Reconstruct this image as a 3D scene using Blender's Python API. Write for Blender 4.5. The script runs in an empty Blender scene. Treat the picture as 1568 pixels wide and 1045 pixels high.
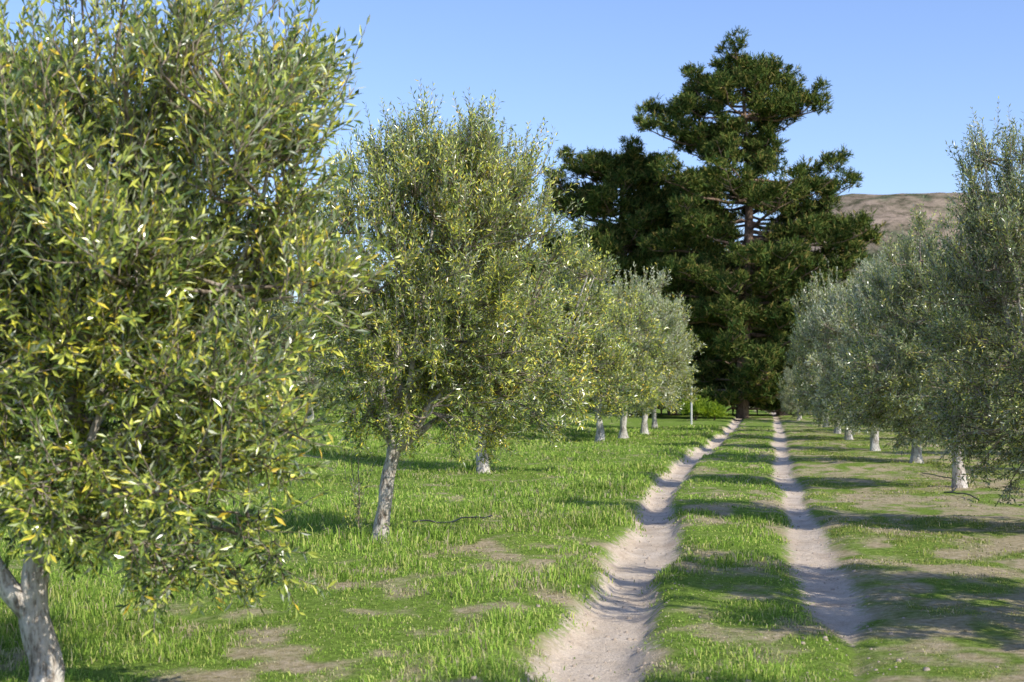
import bpy, math, random
import numpy as np
from mathutils import Vector

R = np.random.default_rng(7)
scene = bpy.context.scene
col = scene.collection

# ------------------------------------------------------------------ helpers
def hash2(i, j, seed):
    n = (i * 374761393 + j * 668265263 + seed * 982451653) & 0xffffffff
    n = ((n ^ (n >> 13)) * 1274126177) & 0xffffffff
    return ((n ^ (n >> 16)) & 0xffff) / 65535.0

def vnoise(x, y, seed=0):
    x = np.asarray(x, float); y = np.asarray(y, float)
    i = np.floor(x).astype(np.int64); j = np.floor(y).astype(np.int64)
    fx = x - i; fy = y - j
    fx = fx*fx*(3-2*fx); fy = fy*fy*(3-2*fy)
    a = hash2(i, j, seed); b = hash2(i+1, j, seed)
    c = hash2(i, j+1, seed); d = hash2(i+1, j+1, seed)
    return (a*(1-fx)+b*fx)*(1-fy) + (c*(1-fx)+d*fx)*fy

def fbm(x, y, seed=0, o=4):
    s = 0; a = .5; t = 0
    for k in range(o):
        s = s + a*vnoise(x*2**k, y*2**k, seed+k*17); t += a; a *= .5
    return s/t

def sstep(a, b, x):
    t = np.clip((x-a)/(b-a), 0, 1)
    return t*t*(3-2*t)

def norm(v):
    return v/np.maximum(np.linalg.norm(v, axis=-1, keepdims=True), 1e-9)

class MB:
    """collects quad geometry"""
    def __init__(s):
        s.v = []; s.f = []; s.m = []; s.sm = []; s.n = 0
    def add(s, v, f, mat=0, smooth=False):
        v = np.asarray(v, float).reshape(-1, 3); f = np.asarray(f, np.int64).reshape(-1, 4)
        s.v.append(v); s.f.append(f + s.n); s.n += len(v)
        s.m.append(np.full(len(f), mat)); s.sm.append(np.full(len(f), smooth))
    def tube(s, pts, rad, sides=6, mat=0, flare=None, wob=0.0):
        pts = np.asarray(pts, float); n = len(pts)
        tan = norm(np.gradient(pts, axis=0))
        ref = np.array([0.31, 0.95, 0.02])
        u = norm(np.cross(tan, ref)); w = np.cross(tan, u)
        a = np.linspace(0, 2*math.pi, sides, endpoint=False)
        rr = np.asarray(rad, float)[:, None]*np.ones((1, sides))
        if wob:
            rr = rr*(1+wob*(vnoise(np.arange(sides)[None, :]*1.1+0*rr, np.arange(n)[:, None]*.6+0*rr, int(abs(pts[0, 0])*100) % 97)-.5))
        v = pts[:, None, :] + rr[..., None]*(np.cos(a)[None, :, None]*u[:, None, :] + np.sin(a)[None, :, None]*w[:, None, :])
        k = np.arange(n-1)[:, None]*sides; j = np.arange(sides)[None, :]; j2 = (j+1) % sides
        f = np.stack([k+j, k+j2, k+sides+j2, k+sides+j], -1)
        s.add(v, f, mat, True)
    def mesh(s, name, mats, flip=False):
        v = np.concatenate(s.v); f = np.concatenate(s.f)
        me = bpy.data.meshes.new(name)
        me.vertices.add(len(v)); me.vertices.foreach_set("co", v.astype(np.float32).ravel())
        me.loops.add(f.size); me.loops.foreach_set("vertex_index", f.astype(np.int32).ravel())
        me.polygons.add(len(f)); me.polygons.foreach_set("loop_start", np.arange(0, f.size, 4, dtype=np.int32))
        for m in mats: me.materials.append(m)
        me.polygons.foreach_set("material_index", np.concatenate(s.m).astype(np.int32))
        me.update(calc_edges=True)
        me.polygons.foreach_set("use_smooth", np.concatenate(s.sm).astype(bool))
        me.update()
        return me

def place(name, me, loc=(0, 0, 0), rotz=0, scale=(1, 1, 1)):
    o = bpy.data.objects.new(name, me); col.objects.link(o)
    o.location = loc; o.rotation_euler = (0, 0, rotz)
    o.scale = scale if hasattr(scale, '__len__') else (scale,)*3
    return o

# ------------------------------------------------------------------ materials
def newmat(name):
    m = bpy.data.materials.new(name); m.use_nodes = True
    nt = m.node_tree; nt.nodes.clear()
    out = nt.nodes.new("ShaderNodeOutputMaterial")
    return m, nt, out

def N(nt, t, **kw):
    n = nt.nodes.new(t)
    for k, v in kw.items(): setattr(n, k, v)
    return n

def ramp(nt, fac, stops):
    r = N(nt, "ShaderNodeValToRGB")
    el = r.color_ramp.elements
    while len(el) < len(stops): el.new(0.5)
    for e, (p, c) in zip(el, stops):
        e.position = p; e.color = (*c, 1)
    nt.links.new(fac, r.inputs[0]); return r.outputs[0]

def mixc(nt, fac, a, b, mode='MIX'):
    m = N(nt, "ShaderNodeMix", data_type='RGBA', blend_type=mode)
    for s, val in ((m.inputs[0], fac), (m.inputs[6], a), (m.inputs[7], b)):
        if isinstance(val, (int, float)): s.default_value = val
        elif isinstance(val, tuple): s.default_value = (*val, 1)
        else: nt.links.new(val, s)
    return m.outputs[2]

def noise(nt, scale, detail=4, rough=.55, vec=None):
    n = N(nt, "ShaderNodeTexNoise"); n.inputs['Scale'].default_value = scale
    n.inputs['Detail'].default_value = detail; n.inputs['Roughness'].default_value = rough
    if vec is not None: nt.links.new(vec, n.inputs['Vector'])
    return n.outputs[0]

def math_(nt, op, a, b=0.0, clamp=False):
    m = N(nt, "ShaderNodeMath", operation=op); m.use_clamp = clamp
    for s, val in ((m.inputs[0], a), (m.inputs[1], b)):
        if isinstance(val, (int, float)): s.default_value = val
        else: nt.links.new(val, s)
    return m.outputs[0]

def mrange(nt, x, a, b, c=0., d=1.):
    m = N(nt, "ShaderNodeMapRange"); m.interpolation_type = 'SMOOTHSTEP'
    nt.links.new(x, m.inputs[0])
    for i, v in enumerate((a, b, c, d)): m.inputs[i+1].default_value = v
    return m.outputs[0]

def foliage_mat(name, stops, under, transl=0.25, rough=.42, spec=.5):
    m, nt, out = newmat(name)
    g = N(nt, "ShaderNodeNewGeometry")
    c = ramp(nt, g.outputs['Random Per Island'], stops)
    tc = N(nt, "ShaderNodeTexCoord")
    nz = noise(nt, 1.6, 1, .5, tc.outputs['Object'])
    c = mixc(nt, 1.0, c, ramp(nt, nz, [(.3, (.66, .76, .80)), (.7, (1.38, 1.28, 1.0))]), 'MULTIPLY')
    if spec:
        c2 = mixc(nt, g.outputs['Backfacing'], c, under) if under else c
        p = N(nt, "ShaderNodeBsdfPrincipled"); nt.links.new(c2, p.inputs['Base Color'])
        p.inputs['Roughness'].default_value = rough
        p.inputs['Specular IOR Level'].default_value = spec
    else:
        p = N(nt, "ShaderNodeBsdfDiffuse"); nt.links.new(c, p.inputs[0])
    if transl:
        t = N(nt, "ShaderNodeBsdfTranslucent")
        tcx = mixc(nt, 1.0, c, (1.8, 1.8, .5), 'MULTIPLY'); nt.links.new(tcx, t.inputs[0])
        mx = N(nt, "ShaderNodeMixShader"); mx.inputs[0].default_value = transl
        nt.links.new(p.outputs[0], mx.inputs[1]); nt.links.new(t.outputs[0], mx.inputs[2])
        nt.links.new(mx.outputs[0], out.inputs[0])
    else:
        nt.links.new(p.outputs[0], out.inputs[0])
    return m

olive_leaf = foliage_mat("olive_leaf", [
    (0.0, (.045, .080, .020)), (.26, (.09, .145, .032)), (.48, (.22, .29, .06)),
    (.72, (.45, .50, .10)), (.92, (.68, .67, .12)), (1.0, (.74, .50, .06))], (.50, .53, .36), .20, .27, .85)
olive_leaf_grey = foliage_mat("olive_leaf_grey", [
    (0.0, (.045, .080, .026)), (.32, (.09, .14, .042)), (.65, (.24, .295, .10)),
    (.92, (.46, .48, .15)), (1.0, (.56, .48, .10))], (.46, .49, .35), .19, .27, .85)
pine_leaf = foliage_mat("pine_needles", [
    (0.0, (.028, .062, .020)), (.5, (.085, .125, .034)), (.82, (.16, .185, .05)), (1.0, (.29, .22, .085))],
    None, 0, .5, 0)
weed_leaf = foliage_mat("shrub_leaf", [(0, (.12, .20, .03)), (1, (.32, .40, .06))], None, .3, .5, 0)

def bark(name, c1, c2, c3, zs=2.5, sc=9):
    m, nt, out = newmat(name)
    tc = N(nt, "ShaderNodeTexCoord")
    mp = N(nt, "ShaderNodeMapping"); mp.inputs['Scale'].default_value = (1, 1, 1/zs)
    nt.links.new(tc.outputs['Object'], mp.inputs[0])
    n1 = noise(nt, sc, 6, .65, mp.outputs[0]); n2 = noise(nt, sc*4, 5, .6, mp.outputs[0])
    c = ramp(nt, n1, [(.34, c1), (.47, c2), (.65, c3)])
    c = mixc(nt, .8, c, ramp(nt, n2, [(.33, (.38, .33, .29)), (.52, (1.05, 1.05, 1.05))]), 'MULTIPLY')
    p = N(nt, "ShaderNodeBsdfPrincipled"); nt.links.new(c, p.inputs['Base Color'])
    p.inputs['Roughness'].default_value = .85; p.inputs['Specular IOR Level'].default_value = .2
    b = N(nt, "ShaderNodeBump"); b.inputs['Strength'].default_value = .8; b.inputs['Distance'].default_value = .03
    nt.links.new(math_(nt, 'ADD', n1, n2), b.inputs['Height']); nt.links.new(b.outputs[0], p.inputs['Normal'])
    nt.links.new(p.outputs[0], out.inputs[0]); return m

olive_bark = bark("olive_bark", (.24, .19, .145), (.50, .445, .38), (.66, .61, .54))
olive_bark_pale = bark("olive_bark_whitewashed", (.30, .27, .23), (.50, .47, .42), (.64, .61, .56))
twig_bark = bark("olive_twig", (.14, .105, .08), (.29, .235, .18), (.44, .37, .30))
pine_bark = bark("pine_bark", (.08, .055, .045), (.20, .14, .10), (.31, .22, .165), 3, 3)

# ------------------------------------------------------------------ terrain
YL = [-60, 0, 8.3, 10.6, 12.3, 14.8, 18.5, 24.7, 30.9, 37, 46.3, 61.7, 90, 400]
XL = [-9.5, -.75, .35, .70, .95, 1.35, 1.83, 2.6, 3.5, 4.65, 6.45, 9.35, 14.3, 68]
YR = [-60, 0, 8, 10.3, 12.3, 14.8, 18.5, 24.7, 30.9, 46.3, 61.7, 90, 400]
XR = [-7.5, .65, 1.95, 2.4, 2.72, 3.12, 3.8, 4.85, 5.88, 8.7, 11.6, 16.7, 72]
def xl(y): return np.interp(y, YL, XL)
def xr(y): return np.interp(y, YR, XR)

def track_d(x, y):
    q = np.abs(x-xl(y)+.14*(vnoise(y*.5, 0*y, 4)-.5)) / (.98+.30*(vnoise(y*.45, 0*y, 3)-.5)*2) / np.interp(y, [8, 10, 14, 30], [.74, 1.05, 1.0, .88])
    r = np.abs(x-xr(y)+.10*(vnoise(y*.4, 0*y, 14)-.5)) / (.72+.18*(vnoise(y*.35, 0*y, 9)-.5)*2)
    r = r + .35*sstep(11.6, 9.6, y)
    return q, r

def height(x, y):
    q, r = track_d(x, y)
    s = x-.159*y
    near = sstep(140, 80, y)
    wob = (fbm(x*2.3, y*1.5, 5)-.5)
    z = .18*(fbm(x*.35, y*.3, 21)-.5)*near
    z += .06*(fbm(x*1.2, y*.8, 22)-.5)*near
    z += .022*(fbm(x*7, y*5, 23, 3)-.5)*near
    z -= .16*(1-sstep(.16, .50, q+.30*wob))*near
    z -= .08*(1-sstep(.10, .54, r+.30*wob))*near
    z += .95*sstep(-5, -17, s)*sstep(16, 42, y)
    z += .5*sstep(7, 20, s)*sstep(16, 50, y)
    return z

def dryness(x, y):
    q = x-xl(y); r = x-xr(y)
    n = fbm(x*1.2, y*.8, 31, 4); n2 = fbm(x*3.4, y*2.4, 37, 3)
    base = np.where(q < 0, .18+.36*sstep(-4.6, -.6, q)*sstep(26, 11, y), np.where(r < 0, .44, .62))
    base = base - .10*sstep(20, 60, y)*(r > 0)
    base = base + .12*sstep(12.5, 9, y)*(q > 0)
    return np.clip(base + .9*(n-.5) + 1.4*(n2-.5), 0, 1)

s_in = np.arange(-7, 9.5, .065)
ext = [0.1]
while ext[-1] < 1800: ext.append(ext[-1]*1.16+.08)
ext = np.array(ext)
S = np.concatenate([-7-ext[::-1], s_in, 9.4+ext])
ys = [5.0]
while ys[-1] < 100: ys.append(ys[-1]+max(.055, ys[-1]*.0075))
while ys[-1] < 2600: ys.append(ys[-1]*1.13)
Y = np.concatenate([np.linspace(-30, 4.6, 60), ys])
SS, YY = np.meshgrid(S, Y)
XX = SS+.159*YY
ZZ = height(XX, YY)
g = MB()
ny, nx = XX.shape
idx = np.arange(ny*nx).reshape(ny, nx)
g.add(np.stack([XX, YY, ZZ], -1).reshape(-1, 3),
      np.stack([idx[:-1, :-1], idx[:-1, 1:], idx[1:, 1:], idx[1:, :-1]], -1), 0, True)

gm, nt, out = newmat("ground")
at = N(nt, "ShaderNodeAttribute", attribute_name="trk").outputs['Fac']
ad = N(nt, "ShaderNodeAttribute", attribute_name="dry").outputs['Fac']
tc = N(nt, "ShaderNodeTexCoord").outputs['Object']
n1 = noise(nt, 2.2, 6, .65, tc); n2 = noise(nt, 14, 6, .7, tc); n3 = noise(nt, 70, 4, .7, tc)
green = ramp(nt, n2, [(.25, (.08, .12, .025)), (.5, (.17, .25, .045)), (.75, (.28, .37, .08))])
dry = ramp(nt, n2, [(.25, (.18, .145, .08)), (.42, (.33, .28, .15)), (.56, (.45, .365, .235)), (.75, (.60, .50, .36))])
dm = mrange(nt, math_(nt, 'ADD', ad, math_(nt, 'MULTIPLY', math_(nt, 'SUBTRACT', n1, .5), 1.0)), .34, .92)
c = mixc(nt, dm, green, dry)
sand = ramp(nt, n1, [(.3, (.50, .395, .295)), (.5, (.65, .54, .42)), (.7, (.74, .635, .52))])
sand = mixc(nt, .6, sand, ramp(nt, n3, [(.28, (.50, .47, .44)), (.55, (1.05, 1.04, 1.02))]), 'MULTIPLY')
tm = math_(nt, 'ADD', at, math_(nt, 'MULTIPLY', math_(nt, 'SUBTRACT', n2, .5), .50))
tm = math_(nt, 'ADD', tm, math_(nt, 'MULTIPLY', math_(nt, 'SUBTRACT', n1, .5), .40))
tm = mrange(nt, tm, .44, .26)
c = mixc(nt, tm, c, sand)
p = N(nt, "ShaderNodeBsdfDiffuse"); nt.links.new(c, p.inputs[0])
b = N(nt, "ShaderNodeBump"); b.inputs['Strength'].default_value = .9; b.inputs['Distance'].default_value = .035
nt.links.new(math_(nt, 'ADD', n2, math_(nt, 'MULTIPLY', n3, .4)), b.inputs['Height'])
nt.links.new(b.outputs[0], p.inputs['Normal']); nt.links.new(p.outputs[0], out.inputs[0])
me = g.mesh("ground", [gm])
q, r = track_d(XX, YY)
a = me.attributes.new("trk", 'FLOAT', 'POINT'); a.data.foreach_set("value", np.minimum(q, r+.08).astype(np.float32).ravel())
a = me.attributes.new("dry", 'FLOAT', 'POINT'); a.data.foreach_set("value", dryness(XX, YY).astype(np.float32).ravel())
place("ground", me)

# ------------------------------------------------------------------ grass
def grass_mesh(n, y0, y1, seed, p=1.0):
    r = np.random.default_rng(seed)
    y = y0+(y1-y0)*r.random(n)**p
    x = (r.random(n)*2-1)*(.40*y+1.0)
    cl = fbm(x*5, y*4, 51, 2)
    q, rr = track_d(x, y)
    d = np.minimum(q, rr+.06)
    ed = d+.34*(vnoise(x*9, y*7, 61)-.5)+.26*(vnoise(x*2.5, y*2, 63)-.5)
    dr = dryness(x, y)
    keep = (ed > .26+.18*r.random(n)) & (r.random(n) < np.clip(1.15-.80*sstep(.50, 1.0, dr), .35, 1)) & (cl+.3*r.random(n) > .36)
    keep |= (r.random(n) < .04) & (ed > .12)
    x, y, dr, d, cl, ed = x[keep], y[keep], dr[keep], d[keep], cl[keep], ed[keep]; n = len(x)
    z = height(x, y)
    qq = x-xl(y); rg = x-xr(y)
    lush = np.where(qq < 0, 1.0, np.where(rg < 0, .68, .46))
    big = fbm(x*.9, y*.7, 71, 3)
    H = (.032+.085*r.random(n)**1.6)*lush*(1.15-.75*dr)*(.45+1.0*cl)*(.45+1.2*sstep(.3, .7, big))*(.50+.50*sstep(.2, .6, ed))
    H *= 1+.7*np.exp(-((qq+.75)/.3)**2)*sstep(7, 10, y)*(vnoise(y*1.3, x, 5) > .45)
    for tx, ty in ((-1.41, 15.8), (-.6, 29.6), (8., 25.5), (9.5, 33.5)):
        dd = np.hypot(x-tx, y-ty); H *= 1+1.4*np.exp(-(dd/.5)**2)
    W = .0034*(np.maximum(y, 7)/8)**.85*(.6+.7*r.random(n))
    az = r.random(n)*2*math.pi; lean = (.15+1.1*r.random(n))
    hd = np.stack([np.cos(az), np.sin(az), 0*az], -1)
    a2 = r.random(n)*math.pi
    wd = np.stack([np.cos(a2), np.sin(a2), 0*a2], -1)*W[:, None]
    b0 = np.stack([x, y, z-.01], -1)
    up = np.array([0, 0, 1.0])
    m = b0+(up*.62+hd*(.25*lean)[:, None])*H[:, None]
    t = b0+(up*(1-.42*lean)[:, None]+hd*lean[:, None])*H[:, None]
    v = np.stack([b0-wd, b0+wd, m+wd*.8, m-wd*.8, t+wd*.15, t-wd*.15], 1)
    k = np.arange(n)[:, None]*6
    f = np.concatenate([k+np.array([[0, 1, 2, 3]]), k+np.array([[3, 2, 4, 5]])], 0)
    mb = MB(); mb.add(v, f)
    rnd = r.random(n)[:, None]
    gcol = np.array([.12, .22, .03])*(1-rnd)+np.array([.36, .51, .09])*rnd
    yel = (r.random(n) < .2)[:, None]
    gcol = np.where(yel, np.array([.50, .54, .15]), gcol)
    tone = (.60+.8*fbm(x*.6, y*.45, 91, 3))[:, None]
    gcol = gcol*tone
    dcol = np.array([.34, .27, .16])*(1-rnd)+np.array([.66, .56, .38])*rnd
    mixd = (r.random(n) < np.clip(.08+.88*sstep(.32, .92, dr), 0, 1)).astype(float)[:, None]*(.6+.4*r.random(n)[:, None])
    olive = np.where(rg > 0, .6, 0)[:, None]
    gcol = gcol*(1-olive)+np.array([.35, .335, .11])*olive
    c = gcol*(1-mixd)+dcol*mixd
    c4 = np.repeat(np.concatenate([c, np.ones((n, 1))], 1)[:, None, :], 6, 1).astype(np.float32)
    return mb, c4
mg, nt, out = newmat("grass_blades")
ca = N(nt, "ShaderNodeAttribute", attribute_name="Col").outputs['Color']
p = N(nt, "ShaderNodeBsdfDiffuse"); nt.links.new(ca, p.inputs[0])
t = N(nt, "ShaderNodeBsdfTranslucent"); nt.links.new(ca, t.inputs[0])
mx = N(nt, "ShaderNodeMixShader"); mx.inputs[0].default_value = .25
nt.links.new(p.outputs[0], mx.inputs[1]); nt.links.new(t.outputs[0], mx.inputs[2]); nt.links.new(mx.outputs[0], out.inputs[0])
mb, c4 = grass_mesh(620000, 6.8, 68, 5, 1.4)
me = mb.mesh("grass", [mg])
a = me.attributes.new("Col", 'FLOAT_COLOR', 'POINT'); a.data.foreach_set("color", c4.ravel())
place("grass", me)

# ------------------------------------------------------------------ olive trees
def leaves(mb, O, D, L, pairs, ll, lw, r, mat, bend=.25):
    n = len(O)
    t = np.linspace(.08, 1, pairs)[None, :, None]
    bd = np.array([0, 0, 1.0])*bend
    P = O[:, None, :]+D[:, None, :]*L[:, None, None]*t+bd*L[:, None, None]*t**2
    ref = norm(r.normal(size=(n, 3))); s0 = norm(np.cross(D, ref)); s1 = np.cross(D, s0)
    par = (np.arange(pairs) % 2)[None, :, None]
    side = s0[:, None, :]*(1-par)+s1[:, None, :]*par
    for sg in (1, -1):
        sd = side*sg
        ld = norm(D[:, None, :]*.8+sd*.7+r.normal(size=(n, pairs, 3))*.3+np.array([0, 0, .2]))
        upr = norm(r.normal(size=(n, pairs, 3))*.6+D[:, None, :]*.25+np.array([0.45, -.4, .6]))
        w = norm(np.cross(ld, upr)); nn = np.cross(w, ld)
        l = ll*(.6+.7*r.random((n, pairs, 1))); wd = lw*(.65+.6*r.random((n, pairs, 1)))
        b = P; m = P+ld*l*.5+nn*l*.05; tp = P+ld*l-nn*l*.06
        v = np.stack([b, m+w*wd*.5-nn*l*.02, tp, m-w*wd*.5-nn*l*.02], 2).reshape(-1, 3)
        f = np.arange(len(v)).reshape(-1, 4)
        mb.add(v, f, mat, False)
    P0 = O; P1 = O+D*L[:, None]*.5+bd*L[:, None]*.25; P2 = O+D*L[:, None]+bd*L[:, None]
    rr = np.array([.0045, .003, .0012])*(ll/.06)
    rings = []
    for Pk, rk in zip((P0, P1, P2), rr):
        for a in (0, 2.1, 4.2):
            rings.append(Pk+(s0*math.cos(a)+s1*math.sin(a))*rk)
    v = np.stack(rings, 1).reshape(-1, 3)
    k = np.arange(n)[:, None]*9
    f = [k+np.array([[q0+i, q0+(i+1) % 3, q0+3+(i+1) % 3, q0+3+i]]) for q0 in (0, 3) for i in range(3)]
    mb.add(v, np.concatenate(f, 0), 2, True)

def bez(p0, p1, p2, p3, n):
    t = np.linspace(0, 1, n)[:, None]
    return (1-t)**3*p0+3*(1-t)**2*t*p1+3*(1-t)*t*t*p2+t**3*p3

def make_olive(name, seed, trunk, ells, ncl, bl, pairs, ll=.058, lw=.0135, nlimb=3, shoots=30,
               leafmat=None, barkmat=None, blen=(.2, .42), shell=.42, key=(), extra=()):
    r = np.random.default_rng(seed); mb = MB()
    tr = np.array(trunk, float)
    tt = np.linspace(0, len(tr)-1, 4*(len(tr)-1)+1)
    ti = np.stack([np.interp(tt, np.arange(len(tr)), tr[:, k]) for k in range(4)], -1)
    ti[1:-1, :3] = (ti[:-2, :3]+ti[1:-1, :3]*2+ti[2:, :3])/4
    flare = 1+.5*np.exp(-(ti[:, 2]-ti[0, 2])/.12)
    mb.tube(ti[:, :3], ti[:, 3]*flare, 12, 0, wob=.45)
    for ex in extra:
        ex = np.array(ex, float); mb.tube(ex[:, :3], ex[:, 3], 10, 0, wob=.3)
    fork = tr[-1, :3]; fr = tr[-1, 3]
    ells = np.array(ells, float)
    vol = ells[:, 3]*ells[:, 4]*ells[:, 5]
    nodes = []
    targets = [np.array(k, float) for k in key]
    for e in ells:
        for _ in range(nlimb):
            d = norm(r.normal(size=3)+np.array([0, 0, .3]))
            targets.append(e[:3]+d*e[3:6]*.62)
    cc = (ells[:, :3]*vol[:, None]).sum(0)/vol.sum()
    for tg in targets:
        dv = tg-fork; hl = np.linalg.norm(dv)
        hd = dv*np.array([1, 1, 0])
        p1 = fork+hd*.35+np.array([0, 0, .18*hl]); p2 = fork+hd*.85+np.array([0, 0, dv[2]*.55])
        pts = bez(fork-np.array([0, 0, .06]), p1, p2, tg, 12)+r.normal(size=(12, 3))*.02*np.linspace(0, 1, 12)[:, None]
        rad = np.interp(np.linspace(0, 1, 12), [0, .3, 1], [fr*.60, fr*.36, .010])
        mb.tube(pts, rad, 8, 0, wob=.2)
        nodes.append(pts[3:])
    nodes = np.concatenate(nodes)
    Os = []; Ds = []
    ch = r.choice(len(ells), ncl, p=vol/vol.sum())
    ball = norm(r.normal(size=(ncl, 3)))*(r.random(ncl)**shell)[:, None]
    C = ells[ch, :3]+ball*ells[ch, 3:6]
    for i in range(ncl):
        c = C[i]
        dd = nodes-c; cost = np.linalg.norm(dd, axis=1)+.5*np.maximum(dd[:, 2], 0)
        a = nodes[np.argmin(cost)]
        out = norm((c-cc)/ells[ch[i], 3:6])
        m1 = a+(c-a)*.4+np.array([0, 0, -.04])+r.normal(size=3)*.05
        pts = bez(a, m1, c-out*.12, c+out*.05, 6)
        mb.tube(pts, np.linspace(.013, .005, 6), 5, 2)
        tv = .55+.45*r.random(bl)**.6
        o = np.stack([np.interp(tv, np.linspace(0, 1, 6), pts[:, k]) for k in range(3)], -1)
        o += r.normal(size=(bl, 3))*.035
        lowb = np.clip((cc[2]-c[2])/1.2, -1, 1)
        upz = .6-.6*max(lowb, 0)
        d = norm(out*.6+np.array([0, 0, upz])+r.normal(size=(bl, 3))*.48)
        Os.append(o); Ds.append(d)
    O = np.concatenate(Os); D = np.concatenate(Ds)
    L = blen[0]+(blen[1]-blen[0])*r.random(len(O))
    leaves(mb, O, D, L, pairs, ll, lw, r, 1, .2)
    if shoots:
        ch = r.choice(len(ells), shoots, p=vol/vol.sum())
        d = norm(r.normal(size=(shoots, 3))+np.array([0, 0, 1.0])); d[:, 2] = np.abs(d[:, 2])
        o = ells[ch, :3]+d*ells[ch, 3:6]*.88
        o = np.repeat(o, 3, 0)+r.normal(size=(shoots*3, 3))*.06; d = np.repeat(d, 3, 0)
        D = norm(d*.5+np.array([0, 0, 1.0])+r.normal(size=(shoots*3, 3))*.22)
        L = .22+.34*r.random(shoots*3)
        leaves(mb, o, D, L, int(pairs*1.2), ll*.9, lw*.95, r, 1, .1)
    return mb.mesh(name, [barkmat or olive_bark, leafmat or olive_leaf, twig_bark])

def gz(x, y, sink=.05): return float(height(np.array([x]), np.array([y]))[0])-sink

# foreground tree
me = make_olive("olive_fg", 11, [(.02, 0, 0, .10), (.0, 0, .35, .088), (-.08, 0, .62, .075), (-.03, .02, 1.02, .07)],
    [(.08, 0, 2.25, 1.68, 1.35, .95), (.62, .05, 3.15, 1.05, 1.1, 1.12), (.70, -.05, 1.35, .92, .9, .66), (-1.0, .3, 2.2, 1.1, 1.2, .95)],
    345, 15, 9, .072, .0205, 3, 75, shell=.42, extra=[[(-.08, 0, .60, .07), (-.2, -.02, .72, .06), (-.38, -.03, 1.0, .05), (-.6, .0, 1.5, .035)]])
place("olive_tree", me, (-2.58, 7.9, gz(-2.58, 7.9)))
# second tree (in focus)
me = make_olive("olive_mid", 22, [(-.06, 0, 0, .085), (-.02, 0, .35, .078), (.03, 0, .75, .072), (.12, 0, 1.12, .08)],
    [(.50, 0, 3.15, 1.48, 1.25, 1.28), (.78, 0, 2.0, 1.55, 1.25, .92), (.75, 0, 4.0, 1.10, .9, .70)],
    350, 15, 10, .064, .017, 3, 95, key=[(-.45, 0, 2.3), (.9, -.2, 2.4), (.2, .1, 3.2), (-.6, .2, 3.2), (-.3, -.2, 3.8)])
place("olive_tree", me, (-1.41, 15.8, gz(-1.41, 15.8)))
# third
me = make_olive("olive_third", 33, [(0, 0, 0, .13), (-.02, 0, .4, .11), (.0, 0, .8, .10), (.1, 0, 1.1, .10)],
    [(.95, 0, 2.6, 1.9, 1.6, 1.4), (2.0, 0, 3.9, .8, .8, 1.05), (.4, .3, 3.6, 1.2, 1.1, 1.2), (1.9, 0, 2.1, 1.1, 1.1, 1.2)],
    290, 14, 7, .085, .025, 3, 70)
place("olive_tree", me, (-.6, 29.6, gz(-.6, 29.6)))
# right near trees
place("olive_tree", make_olive("olive_r0", 45, [(0, 0, 0, .11), (.03, 0, .4, .10), (-.03, 0, .8, .09), (0, 0, 1.05, .09)],
    [(.05, 0, 2.7, 1.60, 1.5, 1.35), (-.45, 0, 4.25, .5, .7, .85), (-.2, 0, 3.5, 1.0, 1.0, .9), (.0, 0, 1.35, 1.35, 1.3, .98)],
    310, 15, 9, .066, .0175, 3, 70, leafmat=olive_leaf_grey), (6.56, 17.5, gz(6.56, 17.5)))
place("olive_tree", make_olive("olive_r2", 46, [(0, 0, 0, .12), (-.02, 0, .4, .10), (-.06, 0, .8, .09), (0, 0, 1.1, .09)],
    [(-.1, 0, 2.75, 1.95, 1.6, 1.30), (-.3, 0, 3.8, 1.25, 1.1, 1.05), (-.5, 0, 1.8, 1.75, 1.5, .88)],
    280, 15, 8, .076, .0215, 3, 70, leafmat=olive_leaf_grey), (8.0, 25.5, gz(8, 25.5)))
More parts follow.
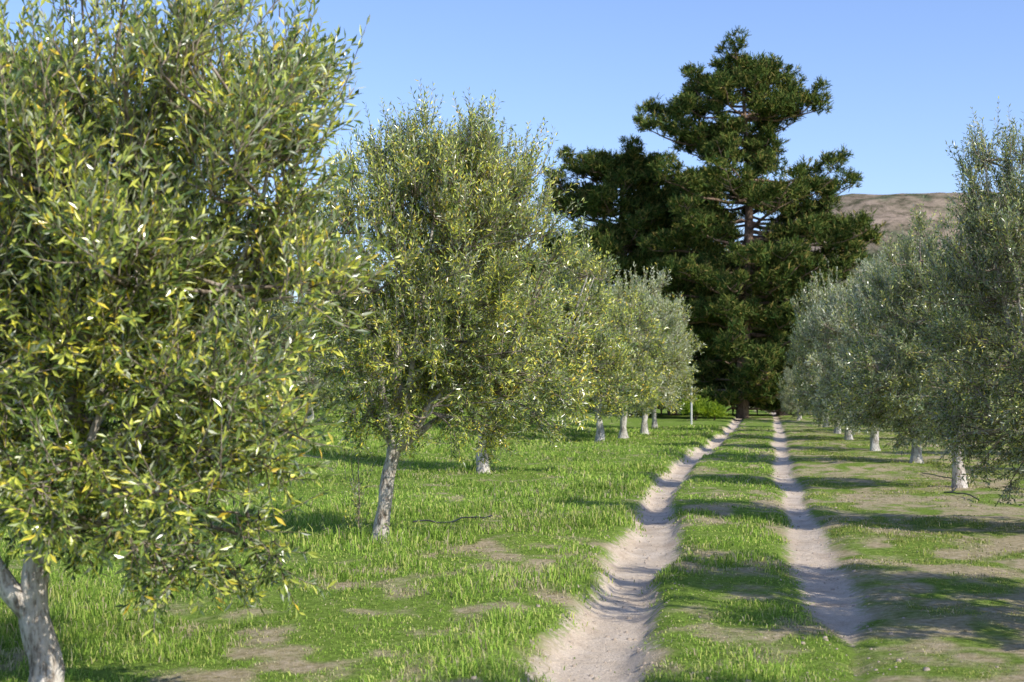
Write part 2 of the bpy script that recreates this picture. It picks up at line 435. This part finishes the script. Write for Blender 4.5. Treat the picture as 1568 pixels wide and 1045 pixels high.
# generic variants for the rows
V = []
for i, sd in enumerate((101, 102, 103)):
    rr = np.random.default_rng(sd)
    e = [(rr.normal()*.1, 0, 2.6, 1.9, 1.7, 1.35), (rr.normal()*.4, 0, 3.6, 1.25, 1.2, 1.0), (rr.normal()*.2, 0, 1.65 if i == 0 else 1.40, 1.75, 1.6, .92)]
    V.append(make_olive("olive_row%d" % i, sd, [(0, 0, 0, .12), (.02, 0, .4, .10), (-.05, 0, .8, .09), (0, 0, 1.1, .09)],
        e, 180, 14, 6, .105, .033, 2, 60, leafmat=olive_leaf_grey if i else None, barkmat=olive_bark_pale))
rows = [  # x, y, scale, variant, rot, vertical factor
    (2.95, 48, 1.24, 0, .3, 1.05), (4.15, 53, 1.24, 0, 2.1, 1.05), (5.35, 57.5, 1.2, 0, 4.0, 1.05), (6.6, 66, 1.1, 0, 1.0, 1),
    (-6.4, 45, 1.0, 1, .5, 1), (-9.0, 40, 1.05, 2, 1.5, 1), (-12.5, 36, 1.0, 0, 3, 1), (-4.6, 56, 1.05, 0, 3.6, 1.1), (-12, 52, 1.05, 1, 2, 1), (-2.5, 68, 1.0, 2, 5, 1),
    (-17, 48, 1.0, 2, .4, 1), (-9, 66, 1.0, 0, .9, 1.1), (0.5, 80, 1.0, 0, 1.9, 1), (-14, 74, 1.1, 0, 1.2, 1), (-7, 80, 1.0, 2, 2.0, 1), (-22, 66, 1.1, 0, 4, 1),
    (9.5, 33.5, 1.05, 1, 1.1, 1.1), (10.7, 42, 1.05, 2, 2.6, 1.15), (12.05, 51, 1.05, 1, 3.9, 1.2), (13.7, 60, 1.05, 2, .2, 1.25), (15.2, 69, 1.0, 1, 5.2, 1.25),
    (16.9, 84, .70, 1, 1.4, 1), (18.2, 90, .8, 2, 4.4, 1.1), (17.8, 78, .95, 1, 3.3, 1.1),
    (14.3, 28, 1.0, 1, .8, 1), (15.8, 37, 1.0, 2, 2.2, 1), (17.5, 48, 1.05, 1, .1, 1.1), (19.4, 60, 1.05, 2, 1.8, 1.15), (21.5, 72, 1.0, 1, 2.9, 1.1), (24.5, 84, 1.0, 2, 1, 1.1),
    (5.75, 9.6, 1.0, 1, .7, 1), (4.9, 4.0, 1.05, 2, 2.7, 1), (11.5, 12.5, 1.0, 1, 1.7, 1),
]
for x, y, sc, v, rz, vf in rows:
    place("olive_tree", V[v], (x, y, gz(x, y)), rz, (sc, sc, sc*vf))

# ------------------------------------------------------------------ pines
def needles(mb, P, D, r, k=12, ln=.30, w=.045, mat=1):
    n = len(P)
    d = norm(D[:, None, :]*.9+r.normal(size=(n, k, 3))*.62)
    s = norm(np.cross(d, norm(r.normal(size=(n, k, 3)))))
    l = ln*(.6+.7*r.random((n, k, 1)))
    b = P[:, None, :]+r.normal(size=(n, k, 3))*.06
    v = np.stack([b-s*w*.4, b+s*w*.4, b+d*l+s*w*.25, b+d*l-s*w*.25], 2).reshape(-1, 3)
    mb.add(v, np.arange(len(v)).reshape(-1, 4), mat, False)

def make_pine(name, seed, H, prof, key=(), z0=1.0, step=.84, per=5, tr=.42, k=9, gap=None, dens=1.45):
    r = np.random.default_rng(seed); mb = MB()
    zz = np.linspace(0, H*.97, 16)
    tx = .25*np.sin(zz*.22+seed); ty = .2*np.cos(zz*.3+seed)
    tx -= tx[0]; ty -= ty[0]
    mb.tube(np.stack([tx, ty, zz], -1), tr*(1-zz/H)**.8+.04, 10, 0, wob=.3)
    PZ = [p[0] for p in prof]; PR = [p[1] for p in prof]
    limbs = []
    z = z0
    while z < H-.6:
        m = per+r.integers(-1, 2)
        a0 = r.random()*6.28
        for i in range(m):
            L = np.interp(z, PZ, PR)*(.48+.54*r.random())
            a = a0+i*6.28/m+r.normal()*.3
            if gap and gap[0] < z < gap[1] and math.cos(a) > 0: L *= .45
            limbs.append((z+r.normal()*.45, a, L, .32))
        z += step*(.7+.6*r.random())
    limbs += [(a[0], a[1], a[2], .48) for a in key]
    TP = []; TD = []
    for (z, a, L, t0) in limbs:
        z = min(max(z, .5), H*.95)
        b = np.array([np.interp(z, zz, tx), np.interp(z, zz, ty), z])
        h = np.array([math.cos(a), math.sin(a), 0]); top = z/H
        rise = (-.06+.15*r.normal()+.26*top**2.5)*L
        p = bez(b, b+h*L*.35+np.array([0, 0, rise*.2-.03*L]), b+h*L*.75+np.array([0, 0, rise*.55-.05*L]), b+h*L+np.array([0, 0, rise+.17*L]), 9)
        p[1:-1] += r.normal(size=(7, 3))*.10
        mb.tube(p, np.linspace(.04+.014*L, .02, 9), 5, 0)
        npad = int(3+L*dens)
        side = np.array([-h[1], h[0], 0])
        for j in range(npad):
            t = t0+(1-t0)*(j+r.random())/npad
            q0 = np.array([np.interp(t, np.linspace(0, 1, 9), p[:, c]) for c in range(3)])
            off = side*(r.random()*2-1)*(1-t*.72)*L*.42+h*.2*r.normal()
            q1 = q0+off+np.array([0, 0, .14+.32*np.linalg.norm(off)+.18*r.normal()])
            if np.linalg.norm(off) > .4:
                mb.tube(np.stack([q0, (q0+q1)/2+np.array([0, 0, -.05]), q1]), [.03, .02, .012], 4, 0)
            nt_ = r.integers(12, 24)
            pr = np.array([.54, .54, .40])*(.65+.75*r.random())
            ps = q1+norm(r.normal(size=(nt_, 3)))*(r.random((nt_, 1))**.4)*pr+np.array([0, 0, .12])
            TP.append(ps)
            TD.append(norm((ps-q1)*np.array([1, 1, .7])+h*.2+np.array([0, 0, .55])))
    tip = np.array([tx[-1], ty[-1], H-.9])
    ps = tip+r.normal(size=(150, 3))*np.array([.9, .9, .5]); TP.append(ps); TD.append(norm(ps-tip+np.array([0, 0, .5])))
    needles(mb, np.concatenate(TP), np.concatenate(TD), r, k, .34, .072)
    return mb.mesh(name, [pine_bark, pine_leaf])

pm = make_pine("pine_main", 5, 22.9,
    [(1, 5.2), (5, 6.2), (8, 6.8), (11, 7.2), (14, 6.6), (16.5, 5.8), (19, 5.4), (20.6, 4.4), (21.8, 3.0), (22.9, 1.6)],
    key=[(13.6, -.1, 6.6), (12.0, .05, 7.8), (12.4, .25, 7.4), (10.0, -.15, 8.0), (15.2, -.05, 6.0), (11.4, -.4, 7.5), (17.6, 3.2, 6.9), (18.4, 2.9, 6.4), (9, -.2, 7.2), (19.4, 3.4, 4.8), (20.4, .1, 3.5), (19.4, -.2, 3.4), (18.2, .1, 3.2)],
    gap=(14.0, 17.6), dens=1.55)
place("pine_tree", pm, (14.7, 91, 0))
pl = make_pine("pine_left", 8, 18.0,
    [(1, 5.5), (6, 6.4), (10, 6.2), (14, 5.2), (16.6, 3.8), (18.0, 2.2)], key=[(14.5, 3.3, 5.0), (13, 2.9, 5.2), (16, 3.3, 4.0)], step=.78, dens=1.6)
place("pine_tree", pl, (8.0, 97, 0))
place("pine_tree", pl, (-3.6, 112, 0), 1.3, (1.0, 1.0, 1.16))
place("pine_tree", pl, (19.5, 103, 0), 2.3, (1, 1, .60))
place("pine_tree", pl, (11.8, 104, 0), 4.3, (1.0, 1.0, .94))
place("pine_tree", pl, (-22.3, 60, .8), 3.3, (.85, .85, .85))
place("pine_tree", pl, (-29, 66, .8), 5.3, (.9, .9, .85))
for x, y, rz, s in ((-14, 125, 1, .72), (-28, 128, 2, .6), (-42, 130, 3, .7), (26, 118, .5, .42), (34, 122, 1.5, .4), (44, 126, 2.5, .42), (4, 118, 4, .8), (54, 130, 3.5, .4), (-56, 130, .3, .7), (-20, 112, .9, .66)):
    place("pine_tree", pl, (x, y, 0), rz, s)

def shrub(name, blobs, n, leafmat, seed, ln=.22, w=.12):
    r = np.random.default_rng(seed); mb = MB()
    bl = np.array(blobs, float); ch = r.integers(0, len(bl), n)
    d = norm(r.normal(size=(n, 3))); d[:, 2] = np.abs(d[:, 2])
    P = bl[ch, :3]+d*bl[ch, 3:6]*(r.random((n, 1))**.35)*(1+.2*r.normal(size=(n, 1)))
    needles(mb, P, norm(d+np.array([0, 0, .6])), r, 5, ln, w, 0)
    for b in bl:
        for k in range(4):
            a = r.random()*6.28
            mb.tube([(b[0], b[1], 0), (b[0]+.2*math.cos(a), b[1]+.2*math.sin(a), b[2]*.5+.2), (b[0]+.5*b[3]*math.cos(a), b[1]+.5*b[4]*math.sin(a), b[2]+.5*b[5])], [.04, .03, .01], 5, 1)
    return mb.mesh(name, [leafmat, pine_bark])
place("shrub", shrub("shrub_bright", [(0, 0, .5, .9, .8, .75), (1.1, .2, .35, .6, .8, .5)], 700, weed_leaf, 3, .2, .07), (10.7, 83, 0))
blobs = []
for i in range(26):
    blobs.append((-20+i*2.6+R.normal()*.5, R.normal()*1.2, .8+R.random()*.8, 1.9, 1.5, 1.6+R.random()*1.4))
place("hedge", shrub("hedge", blobs, 9000, pine_leaf, 4, .4, .2), (0, 108, 0))

# ------------------------------------------------------------------ small things
def simple(name, c, rough=.6):
    m, nt, out = newmat(name)
    nz = noise(nt, 30, 4, .6)
    cc = mixc(nt, 1.0, c, ramp(nt, nz, [(.3, (.7, .7, .7)), (.7, (1.1, 1.1, 1.1))]), 'MULTIPLY')
    p = N(nt, "ShaderNodeBsdfPrincipled"); nt.links.new(cc, p.inputs['Base Color']); p.inputs['Roughness'].default_value = rough
    nt.links.new(p.outputs[0], out.inputs[0]); return m
white = simple("white_paint", (.62, .62, .58)); black = simple("black_poly", (.02, .02, .02), .4)
mb = MB()
mb.tube([(0, 0, -.1), (0, 0, 1.0), (.01, 0, 2.05), (.01, 0, 2.1), (.01, 0, 2.11)], [.055, .052, .05, .045, .001], 10, 0)
place("marker_post", mb.mesh("marker_post", [white]), (9.45, 75, gz(9.45, 75)))
def hose(pts):
    pts = np.array(pts, float); t = np.linspace(0, len(pts)-1, 60)
    x = np.interp(t, np.arange(len(pts)), pts[:, 0]); y = np.interp(t, np.arange(len(pts)), pts[:, 1])
    x += .03*np.sin(t*5); y += .05*np.sin(t*3.1)
    z = height(x, y)+.035+.02*np.sin(t*4)
    mb = MB(); mb.tube(np.stack([x, y, z], -1), np.full(60, .011), 6, 0)
    place("irrigation_hose", mb.mesh("irrigation_hose", [black]))
hose([(-1.25, 18.0), (-.9, 18.2), (-.65, 18.9), (-.3, 19.8)])
hose([(7.2, 22), (7.3, 24), (7.9, 25.3), (8.4, 27), (8.6, 30)])
r = np.random.default_rng(2); mb = MB()
o = np.stack([r.normal(size=26)*.05, r.normal(size=26)*.05, r.random(26)*.75], -1)
d = norm(np.stack([r.normal(size=26)*.4, r.normal(size=26)*.4, np.ones(26)], -1))
leaves(mb, o, d, .25+.15*r.random(26), 7, .045, .014, r, 1, .1)
mb.tube([(0, 0, 0), (.02, 0, .5), (0, .02, 1.0)], [.01, .008, .004], 5, 0)
place("olive_sapling", mb.mesh("olive_sapling", [twig_bark, olive_leaf, twig_bark]), (-1.72, 15.9, gz(-1.72, 15.9)))
mb = MB(); r = np.random.default_rng(77)
n = 2200
y = 7.5+32*r.random(n)**1.6
x = np.where(r.random(n) < .6, xl(y), xr(y))+r.normal(size=n)*.34
z = height(x, y)
base = np.array([(-1, -1, -.6), (1, -1, -.6), (1, 1, -.6), (-1, 1, -.6), (-.6, -.6, .6), (.6, -.6, .6), (.6, .6, .6), (-.6, .6, .6)], float)
sz = .004+.018*r.random(n)**4
v = base[None]*sz[:, None, None]*(.7+.6*r.random((n, 8, 3)))+np.stack([x, y, z], -1)[:, None, :]
fq = np.array([(0, 1, 5, 4), (1, 2, 6, 5), (2, 3, 7, 6), (3, 0, 4, 7), (4, 5, 6, 7)])
mb.add(v, (np.arange(n)[:, None, None]*8+fq[None]).reshape(-1, 4), 0, True)
place("gravel", mb.mesh("gravel", [simple("soil_clod", (.42, .34, .26), .95)]))

# ------------------------------------------------------------------ hills
xs = np.linspace(-900, 900, 260); yy = np.linspace(420, 1150, 130)
HX, HY = np.meshgrid(xs, yy)
crest = np.interp(HX, [-900, -330, -200, -165, -135, 60, 100, 130, 160, 260, 400, 900], [140, 126, 108, 60, 22, 30, 48, 88, 98, 98, 93, 84])
prof = sstep(430, 700, HY)*(1-.25*sstep(720, 1100, HY))
HZ = crest*prof+10*(fbm(HX*.012, HY*.012, 81, 5)-.5)*prof+4*(fbm(HX*.06, HY*.06, 83, 4)-.5)*prof-1
g = MB(); ny, nx = HX.shape; idx = np.arange(ny*nx).reshape(ny, nx)
g.add(np.stack([HX, HY, HZ], -1).reshape(-1, 3), np.stack([idx[:-1, :-1], idx[:-1, 1:], idx[1:, 1:], idx[1:, :-1]], -1), 0, True)
hm, nt, out = newmat("hill")
tc = N(nt, "ShaderNodeTexCoord").outputs['Object']
a1 = noise(nt, .025, 8, .7, tc); a2 = noise(nt, .12, 8, .8, tc)
c = ramp(nt, a1, [(.40, (.11, .12, .07)), (.48, (.23, .185, .13)), (.60, (.31, .24, .18))])
c = mixc(nt, .9, c, ramp(nt, a2, [(.40, (.28, .36, .28)), (.49, (1, 1, 1)), (.62, (1.5, 1.5, 1.5))]), 'MULTIPLY')
p = N(nt, "ShaderNodeBsdfDiffuse"); nt.links.new(c, p.inputs[0])
b = N(nt, "ShaderNodeBump"); b.inputs['Strength'].default_value = .6; b.inputs['Distance'].default_value = 3
nt.links.new(a2, b.inputs['Height']); nt.links.new(b.outputs[0], p.inputs['Normal'])
nt.links.new(p.outputs[0], out.inputs[0])
place("hill", g.mesh("hill", [hm]))

# ------------------------------------------------------------------ light, sky, camera
el = math.radians(36); az = math.atan2(.76, -.65)
ts = Vector((math.sin(az)*math.cos(el), math.cos(az)*math.cos(el), math.sin(el)))
sd = bpy.data.lights.new("sun", 'SUN'); sd.energy = 5.0; sd.angle = math.radians(.5); sd.color = (1, .95, .85)
so = bpy.data.objects.new("sun", sd); col.objects.link(so); so.rotation_euler = ts.to_track_quat('Z', 'Y').to_euler()
w = bpy.data.worlds.new("World"); scene.world = w; w.use_nodes = True
nt = w.node_tree; bg = nt.nodes['Background']
sk = nt.nodes.new("ShaderNodeTexSky"); sk.sky_type = 'NISHITA'; sk.sun_disc = False
sk.sun_elevation = el; sk.sun_rotation = az; sk.air_density = 1.0; sk.dust_density = .6; sk.ozone_density = 3.2
tint = mixc(nt, 1.0, sk.outputs[0], (1.38, 1.36, 1.60), 'MULTIPLY')
nt.links.new(tint, bg.inputs[0]); bg.inputs[1].default_value = .138

cd = bpy.data.cameras.new("camera"); cam = bpy.data.objects.new("camera", cd); col.objects.link(cam)
cd.lens = 50; cd.sensor_width = 36; cd.clip_end = 6000; cd.clip_start = .1
cam.location = (0, 0, 1.7); cam.rotation_euler = (math.radians(90+2.05), 0, 0)
cd.dof.use_dof = True; cd.dof.focus_distance = 16.0; cd.dof.aperture_fstop = 3.2
scene.camera = cam
scene.view_settings.view_transform = 'Standard'; scene.view_settings.look = 'None'; scene.view_settings.exposure = 0
